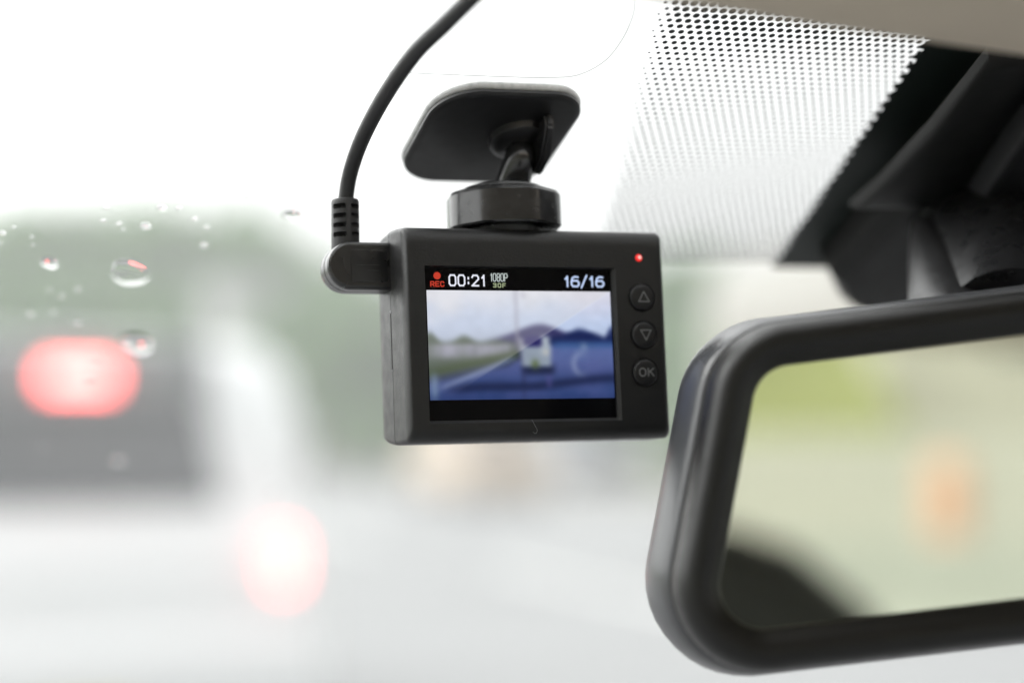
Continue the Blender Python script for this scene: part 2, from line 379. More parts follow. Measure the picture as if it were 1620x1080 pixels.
def oncoming(u, D, paint, label, **k):
    p = ground_at(u, D); m = Matrix.Translation(p) @ Matrix.Rotation(YAW + pi, 4, 'Z') @ Matrix.Translation((0, -3.9, 0))
    return car(m, paint, label, lights=False, **k)
oncoming(812, 31, M_beige, 'blurred beige oncoming car below the dash cam', name='oncoming_car', head=None)
oncoming(965, 38, M_grey, 'blurred grey oncoming car right of the beige one, beside the mirror', name='oncoming_car', group=None)

# cream van in the right-hand lane, its sloping nose towards us
M_vwin = mat('tan_window_blind', (.2, .18, .14), .4, .4)
vn = empty('delivery_van', Matrix.Translation(ground_at(1720, 13.0)) @ Matrix.Rotation(YAW + pi, 4, 'Z'), 'blurred cream van in the opposite lane above the mirror frame', 'van')
bm = bmesh.new()
prof = [(0.0, .35), (0.0, 2.7), (.15, 2.95), (3.5, 2.95), (4.1, 1.65), (4.5, 1.25), (4.62, .6), (4.58, .35)]
loft(bm, [[(x, y, z) for y, z in prof] for x in (-.95, .95)]); bmesh.ops.bevel(bm, geom=bm.edges[:], offset=.07, segments=2, affect='EDGES')
bmesh.ops.translate(bm, verts=bm.verts[:], vec=(0, -4.6, 0)); mesh_obj('body', bm, M_cream, vn, smooth=40)
bm = bmesh.new(); q = [(-.78, 4.06, 1.74), (.78, 4.06, 1.74), (.72, 3.58, 2.78), (-.72, 3.58, 2.78)]
loft(bm, [[(x, y - 4.6 + .035, z) for x, y, z in q], [(x, y - 4.66, z) for x, y, z in q]]); mesh_obj('windscreen', bm, M_cglass, vn)
for sx in (-1, 1):
    for y0, y1 in ((-4.2, -3.1), (-2.9, -1.8), (-1.6, -.9)):
        bm = bmesh.new(); box(bm, sx * .945 - .02, sx * .945 + .02, y0, y1, 1.65, 2.35); mesh_obj('side_window', bm, M_vwin, vn)
    bm = bmesh.new(); box(bm, sx * .7 - .17, sx * .7 + .17, -.18, .05, .72, .95, .04); mesh_obj('headlight', bm, M_headoff, vn)
    for yy in (-.9, -3.7):
        bm = bmesh.new(); loft(bm, [[(sx * .85 + px, yy + rr * cos(t * pi / 12), .34 + rr * sin(t * pi / 12)) for t in range(24)] for px, rr in [(.12, .05), (.12, .3), (.09, .34), (-.09, .34), (-.12, .3), (-.12, .05)]]); mesh_obj('wheel', bm, M_tyre, vn, smooth=40)

# ------------------------------------------------------------------ behind us (seen in the mirror)
M_wallb = mat('cream_wall_render', (0.50, 0.50, 0.44), 0.85, 0.2, mottle=(.8, .08))
bm = bmesh.new(); box(bm, -2.0, 14, -12.35, -12.15, 0, 1.62, .02)
tag(mesh_obj('boundary_wall', bm, M_wallb), 'pale cream wall reflected across the middle of the mirror', 'wall')
hb = empty('house', Matrix.Translation((7.9, -19.4, 0)), 'pale beige house reflected in the upper right of the mirror', 'house')
M_hw = mat('beige_render', (.52, .51, .44), .85, .2, mottle=(.6, .06))
bm = bmesh.new(); box(bm, -4.2, 4.2, -3, 3, 0, 4.4, .03); mesh_obj('wall', bm, M_hw, hb)
bm = bmesh.new(); loft(bm, [[(x, -3.4, 4.41), (x, 3.4, 4.41), (x, 0, 6.4)] for x in (-4.5, 4.5)]); mesh_obj('roof', bm, M_roof, hb)
for xx in (-2.4, 1.6):
    bm = bmesh.new(); box(bm, xx - .6, xx + .6, 2.97, 3.04, 2.6, 3.7); mesh_obj('window', bm, M_win, hb)
bm = bmesh.new()
loft(bm, [[(x, -12.5, 0), (x, -12.5, 1.45 + .04 * sin(x)), (x, -13.6, 2.0 + .08 * sin(2 * x)), (x, -15.7, 2.95 + .1 * sin(1.3 * x)), (x, -15.9, 0)] for x in [-3 + .41 * k for k in range(16)]])
tag(mesh_obj('grass_bank', bm, mat('dry_grass', (.20, .215, .095), .9, .2, mottle=(1.2, .25), bump=(14, .6, .05))), kind='structure')
M_post = mat('orange_plastic', (0.60, 0.36, 0.25), 0.45, 0.4, mottle=(5, .1))
pe = empty('road_post', Matrix.Translation((2.62, -9.6, 0)), 'blurred orange post reflected in the right of the mirror', 'road post')
bm = bmesh.new(); tube(bm, [(0, 0, .05), (0, 0, 1.35), (0, 0, 1.4)], .13, 16, radii=[.13, .13, .07]); mesh_obj('post', bm, M_post, pe, smooth=40)
bm = bmesh.new(); box(bm, -.24, .24, -.24, .24, 0, .06, .02); mesh_obj('base', bm, M_trim, pe)
M_conc = mat('barrier_concrete', (0.44, 0.46, 0.41), 0.85, 0.2, mottle=(2, .12), bump=(40, .3, .004))
bm = bmesh.new(); loft(bm, [[(x, -8.95 + dy, z) for dy, z in ((-.3, 0), (-.22, .25), (-.1, .5), (-.09, .94), (.09, .94), (.1, .5), (.22, .25), (.3, 0))] for x in (.2, 3.4)])
tag(mesh_obj('concrete_barrier', bm, M_conc), 'low pale concrete barrier reflected along the bottom of the mirror', 'barrier')
M_seat = mat('dark_seat_fabric', (0.042, 0.044, 0.044), 0.85, 0.2, mottle=(40, .2), bump=(400, .3, .001))
sx = empty('car_seat', Matrix.Translation((.15, -.95, .572)) @ Matrix.Rotation(YAW, 4, 'Z'), 'dark seat back reflected in the lower left of the mirror', 'car seat')
bm = bmesh.new(); loft(bm, [[(x, y, z) for x, y in fillet([(-w_, -t_), (w_, -t_), (w_, t_), (-w_, t_)], .05, 4)] for w_, t_, z in [(.24, .07, 0), (.25, .08, .3), (.235, .075, .45), (.19, .065, .55), (.12, .055, .61), (.06, .04, .63)]]); mesh_obj('backrest', bm, M_seat, sx, smooth=50)

# ------------------------------------------------------------------ windscreen
M_glass = bpy.data.materials.new('dusty_windscreen_glass'); M_glass.use_nodes = True
g = M_glass.node_tree; g.nodes.clear()
go = g.nodes.new('ShaderNodeOutputMaterial'); tr = g.nodes.new('ShaderNodeBsdfTransparent'); tl = g.nodes.new('ShaderNodeBsdfTranslucent'); mx = g.nodes.new('ShaderNodeMixShader')
tr.inputs[0].default_value = (0.95, 0.965, 0.955, 1); tl.inputs[0].default_value = (0.9, 0.92, 0.92, 1)
tcn = g.nodes.new('ShaderNodeTexCoord'); nz = g.nodes.new('ShaderNodeTexNoise'); nz.inputs['Scale'].default_value = 9; nz.inputs['Detail'].default_value = 5
mp = g.nodes.new('ShaderNodeMapping'); mp.inputs['Scale'].default_value = (.35, 1.6, 1); mp.inputs['Rotation'].default_value = (0, 0, .3)
mr = g.nodes.new('ShaderNodeMapRange'); mr.inputs[1].default_value = .25; mr.inputs[2].default_value = .75; mr.inputs[3].default_value = .07; mr.inputs[4].default_value = .092
g.links.new(tcn.outputs['Object'], mp.inputs[0]); g.links.new(mp.outputs[0], nz.inputs['Vector']); g.links.new(nz.outputs[0], mr.inputs[0])
g.links.new(mr.outputs[0], mx.inputs[0]); g.links.new(tr.outputs[0], mx.inputs[1]); g.links.new(tl.outputs[0], mx.inputs[2]); g.links.new(mx.outputs[0], go.inputs[0])
wsn = empty('windscreen', WF, 'sloping car windscreen with a dot-printed shade patch behind the mirror', 'windscreen')
bm = bmesh.new(); bm.faces.new([bm.verts.new((x, y, 0)) for x, y in ((-.62, -.85), (.95, -.85), (.85, .085), (-.52, .085))])
mesh_obj('glass', bm, M_glass, wsn)
# printed dots: staggered lattice, growing towards the top and bottom of the patch, dying out to the left
def dot_edges(s):
    t = (s + 53) / 106.0
    return 43.3 + (20.7 - 43.3) * t, 100.6 + (89.3 - 100.6) * t
bm = bmesh.new(); A, H = 2.17, 1.93; anchor = ws(1030 + 605 / 7.2, 103 / 7.2) * 1000
def disc(x, y, r, n=14): bm.faces.new([bm.verts.new((((x + r * cos(2 * pi * k / n)) * MM), (y + r * sin(2 * pi * k / n)) * MM, 0.0004)) for k in range(n)])
for j in range(-64, 12):
    s0 = anchor.y + j * H
    if not -58.5 < s0 < 66: continue
    for i in range(-50, 50):
        x = anchor.x + i * A + (A / 2 if j % 2 else 0); s = s0 + .04 * (x - anchor.x)
        l0, l1 = dot_edges(s)
        if not l0 < x < l1 + .9: continue
        r = .51 + .44 * max(0, (s - 32) / 26) ** 1.1 + .28 * max(0, (20 - s) / 78) ** 1.8
        r = min(r, 1.12) * min(1, .3 + (x - l0) / 6.0)
        disc(x, s, r)
dots = mesh_obj('dot_pattern', bm, M_frit, wsn); dots['kind'] = 'stuff'
bm = bmesh.new(); N = 40; prev = None
for k in range(N + 1):
    s = -57.5 + (72 + 57.5) * k / N; x = dot_edges(s)[1]
    cur = (bm.verts.new((x * MM, s * MM, .0008)), bm.verts.new((.26, s * MM, .0008)))
    if prev: bm.faces.new((prev[0], prev[1], cur[1], cur[0]))
    prev = cur
for k in range(34):                                           # scalloped edge
    s = -56 + k * 3.86; x = dot_edges(s)[1] - .1; r = 1.25
    bm.faces.new([bm.verts.new(((x + r * cos(2 * pi * q / 12)) * MM, (s + r * sin(2 * pi * q / 12)) * MM, .0006)) for q in range(12)])
mesh_obj('black_band', bm, M_frit, wsn)
# clear film stuck on the glass: visible only by its cut edge
M_film = bpy.data.materials.new('clear_film'); M_film.use_nodes = True; f_ = M_film.node_tree; f_.nodes.clear()
fo = f_.nodes.new('ShaderNodeOutputMaterial'); ft = f_.nodes.new('ShaderNodeBsdfTransparent'); ft.inputs[0].default_value = (.985, .985, .99, 1); f_.links.new(ft.outputs[0], fo.inputs[0])
M_fedge = mat('film_cut_edge', (.26, .26, .27), .4, .5)
pts = [ws(u, v) for u, v in [(-60, 88), (0, 90), (300, 98), (600, 109), (800, 117), (880, 118), (920, 112), (958, 90), (985, 55), (1001, 18), (1003, -5), (1003, -30)]]
edge = [Vector((p.x, p.y, .0006)) for p in spline([(p.x, p.y, 0) for p in pts], 6)]
fl = empty('clear_film', WF, 'clear film with a rounded corner stuck along the top of the windscreen', 'film')
bm = bmesh.new(); bm.faces.new([bm.verts.new(p) for p in edge] + [bm.verts.new((edge[0].x, edge[-1].y, .0006))]); mesh_obj('sheet', bm, M_film, fl)
bm = bmesh.new(); tube(bm, [p + Vector((0, 0, .0002)) for p in edge], 0.00007, 6); mesh_obj('cut_edge', bm, M_fedge, fl)

# rain drops on the glass
M_water = bpy.data.materials.new('rain_water'); M_water.use_nodes = True; q_ = M_water.node_tree; q_.nodes.clear()
qo = q_.nodes.new('ShaderNodeOutputMaterial'); qg = q_.nodes.new('ShaderNodeBsdfGlass'); qg.inputs['Roughness'].default_value = 0; qg.inputs['IOR'].default_value = 1.33
q_.links.new(qg.outputs[0], qo.inputs[0])
def drop(u, v, w_px, asp, label, group=None, hgt=.16, ang=0.3):
    c = ws(u, v); d = ws(u + w_px / 2, v) - ws(u - w_px / 2, v); r = d.length / 2
    mw = WF @ Matrix.Translation((c.x, c.y, .0003)) @ Matrix.Rotation(ang, 4, 'Z') @ Matrix.Diagonal((r, r * asp, r, 1))
    bm = bmesh.new(); n = 28; rings = []
    wob = [1 + .07 * sin(2 * k * 2 * pi / n + u) + .05 * sin(3 * k * 2 * pi / n + v) for k in range(n)]
    for t in (1, .97, .9, .78, .6, .4, .2, .05):
        z = hgt * (1 - t ** 2) ** .6
        rings.append([(t * wob[k] * cos(2 * pi * k / n), t * wob[k] * sin(2 * pi * k / n), z) for k in range(n)])
    loft(bm, rings); o = mesh_obj('rain_drop', bm, M_water, smooth=60, mw=mw)
    return tag(o, label, 'rain drop', group)
drop(205, 430, 60, 1.35, 'largest flat rain drop on the glass, level with the cable plug', hgt=.05)
drop(217, 540, 50, 1.5, 'round rain drop beside the upper right of the high brake light', hgt=.2)
drop(78, 414, 26, 1.5, 'small rain drop near the left edge, left of the largest drop')
drop(462, 339, 30, 1.2, 'rain drop left of the cable sleeve, close to the sky line')
drop(186, 724, 18, 1.6, 'reddish striped rain drop over the dark rear window of the car' , hgt=.28)
for u, v, s in [(230, 355, 20), (163, 347, 10), (188, 352, 10), (255, 327, 18), (283, 328, 12), (307, 345, 11), (168, 327, 9), (4, 366, 12), (50, 372, 7), (22, 357, 7), (52, 385, 6), (2, 382, 6), (195, 361, 7), (123, 455, 10), (97, 466, 9), (48, 494, 11), (84, 491, 9), (122, 507, 12), (78, 457, 8), (322, 385, 14), (326, 358, 9), (66, 706, 9), (434, 776, 14), (150, 575, 9), (140, 600, 11), (390, 310, 7)]:
    drop(u, v, s * .9, .95, 'tiny rain speck scattered on the glass left of the dash cam', 'tiny rain specks left of the dash cam', hgt=.32, ang=.1 + .5 * random.random())

# ------------------------------------------------------------------ roof lining
hl = empty('roof_lining', road_frame(0, 0, 0, 1.25), 'beige fabric roof lining along the top of the windscreen', 'roof lining')
bm = bmesh.new(); rings = []
# roof edge: car coordinates (right, forward, height over camera)
for x, y, z in [(-.75, .20, .112), (-.4, .262, .107), (-.15, .282, .098), (0.0, .283, .0905), (.08, .2795, .0852), (.16, .278, .0795), (.25, .276, .0750), (.45, .27, .072), (.9, .22, .072)]:
    pr = [(0.012, .012), (.006, .004), (0, 0), (-.004, -.0035), (-.012, -.006), (-.022, -.006), (-.06, .0), (-.2, .02), (-.6, .045), (-1.3, .04), (-1.3, .08), (-.6, .09), (-.02, .045)]
    rings.append([(x, y + a, z + b) for a, b in pr])
loft(bm, rings); mesh_obj('fabric', bm, M_head, hl, smooth=60)

# ------------------------------------------------------------------ sensor cover behind the mirror
sc_ = empty('sensor_cover', WF, 'black plastic sensor housing on the glass above the mirror', 'sensor housing')
def W3(u, v, h): p = ws(u, v, h); return (p.x, p.y, h)
bm = bmesh.new()
base = [W3(u, v, .001) for u, v in [(1556, 92), (1462, 203), (1385, 288), (1296, 398), (1312, 432), (1335, 444), (1440, 437)]] + [(.33, -.078, .001), (.33, .06, .001)]
cx_ = Vector((.19, -.02, 0))
def inset(ps, k, h, ks=None): return [(cx_.x + (p[0] - cx_.x) * k, cx_.y + (p[1] - cx_.y) * (ks or k), h) for p in ps]
loft(bm, [base, inset(base, .985, .008), inset(base, .95, .012, .96), inset(base, .92, .013, .94)])
mesh_obj('base_cover', bm, M_sensor, sc_, smooth=25)
def panel(name, px, h0, h1, m):
    q = [W3(u, v, h1) for u, v in px]; c = sum((Vector(p) for p in q), Vector()) / len(q)
    def sc(k, h): return [(c.x + (p[0] - c.x) * k, c.y + (p[1] - c.y) * k, h) for p in q]
    bm = bmesh.new(); loft(bm, [sc(1.03, h0), sc(1.0, h1 - .002), sc(.97, h1 - .0006), sc(.90, h1)]); mesh_obj(name, bm, m, sc_, smooth=50)
panel('left_panel', [(1568, 100), (1478, 212), (1400, 296), (1352, 338), (1526, 332), (1590, 240), (1640, 168), (1650, 96)], .011, .0148, M_sensor)
panel('right_panel', [(1542, 340), (1604, 246), (1668, 160), (1900, 160), (1900, 352)], .011, .022, M_sensor2)

# ------------------------------------------------------------------ rear-view mirror
MT = radians(4.0)
MZ = 0.340
MX = CX.copy(); MN = (-CF * cos(MT) + CY * sin(MT)); MY = MN.cross(MX)
MO = CAM + CF * MZ + camvec(.049, -.03, 0)
MF = frame(MO, MX, MY, MN)
rm = empty('rear_view_mirror', MF, 'black framed rear-view mirror reflecting a blurred green and cream street', 'mirror')
ex = Vector((cos(radians(7.0)), sin(radians(7.0)))); ey = Vector((-ex.y, ex.x))
def mq(u, v): return Vector(((u - 810) / FPX * MZ - .049, (540 - v) / FPX * MZ + .03)) * 1000
TL, BL = mq(1203, 585), mq(1121, 1001)
Lb = 242; dl = (TL - BL).dot(ex); dh = (TL - BL).dot(ey)
BR = BL + ex * Lb; TR = BL + ex * (Lb - dl) + ey * dh
corner = [BL, BR, TR, TL]
ol = fillet([tuple(p) for p in corner], [8.5, 8.5, 8, 8], 12)
# subdivide the long sides and bow them a little
def dens(pts, step=6.0):
    out = []
    for i in range(len(pts)):
        a, b = Vector(pts[i]), Vector(pts[(i + 1) % len(pts)]); n = max(1, int((b - a).length / step))
        for k in range(n): out.append(a.lerp(b, k / n))
    return out
ctr = sum(corner, Vector((0, 0))) / 4
def bow(p):
    d = p - ctr; x = d.dot(ex) / (Lb / 2); y = d.dot(ey) / (dh / 2)
    return p + ey * (.5 * (1 - min(1, x * x)) * y)
ol = [tuple(bow(p)) for p in dens(ol)]
def ring(o, z): return [(x * MM, y * MM, -z * MM) for x, y in offset(ol, o)]
def bulge(o, z, e):
    a = offset(ol, o); b = offset(ol, o + 1)
    out = []
    for p, q in zip(a, b):
        n = Vector((q[0] - p[0], q[1] - p[1])); w_ = n.dot(ex)
        k = .72 * e * (.35 + .65 * abs(w_)); out.append(((p[0] + n.x * k) * MM, (p[1] + n.y * k) * MM, -z * MM))
    return out
def sring(k, z): return [((ctr.x + (x - ctr.x) * k) * MM, (ctr.y + (y - ctr.y) * k) * MM, -z * MM) for x, y in offset(ol, 10)]
bm = bmesh.new(); bm.faces.new([bm.verts.new(p) for p in ring(.6, .2)])
M_mir = mat('mirror_silvering', (0.86, 0.88, 0.76), 0.015, 0.5, metal=1.0)
mesh_obj('mirror_glass', bm, M_mir, rm)
bm = bmesh.new()
loft(bm, [ring(o, z) for o, z in [(.4, .6), (.1, -.4), (.3, -1.0), (1.0, -1.7), (1.7, -2.3), (2.4, -3.2), (3.4, -3.9), (4.8, -4.2), (6.2, -3.8), (7.4, -2.8), (8.3, -1.3), (8.8, .6), (9.1, 3.5), (9.1, 6.0), (8.7, 6.6), (7.5, 6.6)]], False, False)
mesh_obj('frame', bm, M_mframe, rm, smooth=60)
bm = bmesh.new()
loft(bm, [bulge(o, z, e) for o, z, e in [(7.5, 6.8, 0), (9.0, 6.9, .3), (9.5, 7.4, .6), (9.9, 9.5, 1.6), (10.1, 13, 3), (10.1, 17, 4.2), (9.6, 22, 5), (8.2, 27, 4.6)]] + [sring(k, z) for k, z in [(.965, 31), (.9, 36), (.75, 40), (.5, 42)]], False, True)
mesh_obj('back_shell', bm, M_mshell, rm, smooth=60)
# arm from the sensor housing to the mirror's back
bm = bmesh.new()
inv = MF.inverted()
a0 = inv @ campt(1474, 352, .44); a1 = inv @ campt(1478, 415, .42); a2 = inv @ campt(1500, 500, .40); a3 = inv @ campt(1560, 600, .375)
tube(bm, [a0, a0.lerp(a1, .4), a1, a2, a3], .009, 24, radii=[.0045, .0055, .0062, .0095, .012]); mesh_obj('arm', bm, M_satin, rm, smooth=60)
bm = bmesh.new(); bmesh.ops.create_icosphere(bm, subdivisions=3, radius=.0085, matrix=Matrix.Translation(inv @ campt(1492, 338, .44))); mesh_obj('ball_joint', bm, M_black, rm, smooth=180)
bm = bmesh.new(); b0_, b1_ = inv @ campt(1585, 370, .435), inv @ campt(1600, 520, .395); tube(bm, [b0_, b0_.lerp(b1_, .5), b1_], .016, 24, radii=[.020, .017, .016]); mesh_obj('cable_duct', bm, M_black, rm, smooth=60)

# ------------------------------------------------------------------ camera mount
cm = empty('camera_mount', DC @ Matrix.Translation((3.5 * MM, 25.9 * MM, -12 * MM)), 'black adhesive windscreen mount with a ribbed knob above the dash cam', 'mount')
out = fillet([tuple(ws(u, v, .0035) * 1000) for u, v in [(622, 286), (846, 292), (938, 154), (700, 145)]], [9.5, 9, 8.5, 11], 10)
PI_ = WF.copy()
def pad(name, m, prof, smooth):
    bm = bmesh.new(); loft(bm, [[(x * MM, y * MM, h * MM) for x, y in offset(out, o)] for o, h in prof]); return mesh_obj(name, bm, m, cm, smooth=smooth, mw=WF)
pad('adhesive_pad', M_foam, [(-.3, .3), (.3, .5), (.5, 1.1), (.2, 1.9), (-.3, 2.2)], 60)
pad('base_plate', M_plate, [(-.8, 2.2), (-.1, 2.25), (.1, 2.5), (.1, 3.1), (-.3, 3.5), (-1.0, 3.7), (-1.7, 3.7)], 24)
DCI = DC.inverted()
def dcl(w): return DCI @ w
cmi = cm.matrix_world.inverted()
def prof_knob(name, prof, m, smooth, lobes=8, amp=.045, ph=.2, n=64):
    """turned part on the vertical axis with flats; prof in mm (radius, height, lobed?)"""
    bm = bmesh.new(); rings = []
    for r, y, lb in prof:
        rg = []
        for k in range(n):
            t = 2 * pi * k / n
            if lb:
                s = ((t + ph) % (2 * pi / lobes)) - pi / lobes
                rr = r * min(1.0, cos(pi / lobes) / max(.01, cos(s)) * 1.045)
            else: rr = r
            rg.append((rr * cos(t) * MM, y * MM, rr * sin(t) * MM))
        rings.append(rg)
    loft(bm, rings); return mesh_obj(name, bm, m, cm, smooth=smooth)
prof_knob('locking_knob', [(11.2, .8, 1), (12.8, .9, 1), (13.2, 1.3, 1), (13.2, 8.3, 1), (12.7, 9.1, 1), (11.2, 9.6, 0), (9.2, 10.0, 0)], M_knob, 16)
prof_knob('tripod_collar', [(8.5, -.6, 0), (8.8, .9, 0)], M_satin, 30)
prof_knob('collar', [(9.4, 9.6, 0), (9.0, 10.6, 0), (7.0, 11.2, 0), (5.6, 11.5, 0)], M_knob, 30)
bm = bmesh.new()
pc = cmi @ (WF @ Vector((0.0045, .005, .0035))); pt = cmi @ (WF @ Vector((.0015, .011, .0035)))
st = Vector((2.2 * MM, 11 * MM, 0))
ax = spline([st, st.lerp(pc, .5) + Vector((0, 0, .0025)), pc + Vector((0, -.003, .0)), pc], 6)
tube(bm, ax, .003, 18, radii=[.0040 - .0010 * i / (len(ax) - 1) for i in range(len(ax))]); mesh_obj('stem', bm, M_stem, cm, smooth=60)
bm = bmesh.new()                                             # gusset fin between plate and stem
wn = (cmi.to_3x3() @ WN).normalized(); wsv = (cmi.to_3x3() @ WS).normalized(); wl = (cmi.to_3x3() @ WL).normalized()
fin = [pc + wsv * .0105, pc + wsv * .0100 + wn * .0034, pc + wsv * .004 + wn * .0085, pc - wsv * .002 + wn * .009, pc - wsv * .004]
fin = [p + wl * .0034 for p in fin]
loft(bm, [[p - wl * .0011 for p in fin], [p + wl * .0011 for p in fin]]); bmesh.ops.bevel(bm, geom=bm.edges[:], offset=.0006, segments=2, affect='EDGES'); mesh_obj('fin', bm, M_black, cm, smooth=40)
bm = bmesh.new()                                             # low boss ring round the stem foot
b0 = pc - wl * .0005
tube(bm, [b0, b0 + wn * .0016, b0 + wn * .0024], .0065, 28, radii=[.0072, .0068, .0055]); mesh_obj('boss', bm, M_black, cm, smooth=40)

# ------------------------------------------------------------------ dash cam
dcam = empty('dash_cam', DC, 'small black dash cam with a lit screen hanging from the windscreen', 'dash cam')
X0, X1, Y0, Y1 = -24.0, 37.9, -21.8, 25.4
def rrect(x0, x1, y0, y1, r, z, n=6): return [(x * MM, y * MM, z * MM) for x, y in fillet([(x0, y0), (x1, y0), (x1, y1), (x0, y1)], r, n)]
OX0, OX1, OY0, OY1 = -19.45, 25.45, -17.75, 16.65
bm = bmesh.new(); rings = [rrect(X0 + .6, X1 - .6, Y0 + .6, Y1 + .2, 1.0, -11.45), rrect(X0 - .12, X1, Y0 + .1, Y1 + .8, 1.1, -11.35), rrect(X0 - .08, X1, Y0 + .05, Y1 + .45, 1.2, -7)]
for k in range(0, 15):
    a = k / 14 * pi / 2; c = 1 - cos(a); s = sin(a)
    rings.append(rrect(X0 + 1.1 * c, X1 - 2.0 * c, Y0 + 3.0 * c, Y1 - 3.9 * c, 1.25 + .7 * c, -3.3 + 3.3 * s))
rings += [rrect(X0 + 1.4, X1 - 2.4, Y0 + 3.4, Y1 - 4.3, 1.9, 0), rrect(OX0, OX1, OY0, OY1, .12, 0), rrect(OX0 + .25, OX1 - .75, OY0 + .65, OY1 - .2, .1, -.85), rrect(OX0 + .3, OX1 - .8, OY0 + .7, OY1 - .25, .1, -1.5)]
loft(bm, rings, True, True)
front = mesh_obj('front_shell', bm, M_shell, dcam)
BT = [(31.6, 10.0), (31.7, 1.4), (31.6, -7.1)]
cut = bmesh.new()
def cyl(bm, x, y, r, z0, z1, n=40): loft(bm, [[((x + r * cos(2 * pi * k / n)) * MM, (y + r * sin(2 * pi * k / n)) * MM, z * MM) for k in range(n)] for z in (z0, z1)])
for x, y in BT: cyl(cut, x, y, 3.3, -.7, 1)
cyl(cut, 31.35, 19.05, .85, -.6, 1, 24)
boolean_cut(front, cut)
b2 = bmesh.new(); b2.from_mesh(front.data)
for f in b2.faces: f.smooth = True
for e in b2.edges:
    if len(e.link_faces) == 2 and e.calc_face_angle(0) > radians(26): e.smooth = False
b2.to_mesh(front.data); b2.free()
bm = bmesh.new()
rings = [rrect(X0 + .7, X1 - .7, Y0 + .7, Y1 + .1, 1.0, -11.45), rrect(X0 + .7, X1 - .7, Y0 + .7, Y1 + .1, 1.0, -11.7), rrect(X0 - .1, X1, Y0 + .12, Y1 + .78, 1.1, -11.7)]
for i_s, i_t, i_b, z in [(-.02, -.7, .35, -15), (.05, -.55, .9, -19), (.15, -.3, 1.5, -21.5), (.5, .2, 2.3, -22.8), (1.6, 1.6, 3.6, -23.6)]:
    rings.append(rrect(X0 + i_s, X1 - i_s, Y0 + i_b, Y1 - i_t, 1.3, z))
loft(bm, rings); mesh_obj('back_shell', bm, M_shell, dcam, smooth=35)
bm = bmesh.new(); n = 40
loft(bm, [[((12 + r * cos(2 * pi * k / n)) * MM, (2 + r * sin(2 * pi * k / n)) * MM, z * MM) for k in range(n)] for r, z in [(10.5, -23.4), (10.2, -29), (9.6, -30), (7.5, -30), (6.8, -28.5)]]); mesh_obj('lens_barrel', bm, M_satin, dcam, smooth=30)
# card slot cover on the left flank
bm = bmesh.new(); box(bm, (X0 - .2) * MM, (X0 + .3) * MM, -4.8 * MM, 7.6 * MM, -13.2 * MM, -11.75 * MM, .08 * MM); mesh_obj('slot_cover', bm, M_shell, dcam)
for yy in (7.9, -5.1):
    bm = bmesh.new(); box(bm, (X0 - .16) * MM, (X0 + .5) * MM, (yy - .25) * MM, (yy + .25) * MM, -12.6 * MM, -10.9 * MM); mesh_obj('slot_notch', bm, M_gloss, dcam)
# --- display
ZL = -1.38
bm = bmesh.new(); box(bm, -19.2 * MM, 24.75 * MM, -17.15 * MM, 16.5 * MM, (ZL - .4) * MM, ZL * MM); disp = mesh_obj('display', bm, M_gloss, dcam)
IX0, IX1, IY0, IY1 = -18.8, 24.45, -12.6, 11.42
def hashn(i, j):
    return (sin(i * 127.1 + j * 311.7) * 43758.5453) % 1.0
def vn2(x, y):
    i, j = math.floor(x), math.floor(y); a, b = x - i, y - j; a = a * a * (3 - 2 * a); b = b * b * (3 - 2 * b)
    return (hashn(i, j) * (1 - a) + hashn(i + 1, j) * a) * (1 - b) + (hashn(i, j + 1) * (1 - a) + hashn(i + 1, j + 1) * a) * b
def ss(a, b, x): t = max(0, min(1, (x - a) / (b - a))); return t * t * (3 - 2 * t)
def mixc(a, b, t): return tuple(a[k] + (b[k] - a[k]) * t for k in range(3))
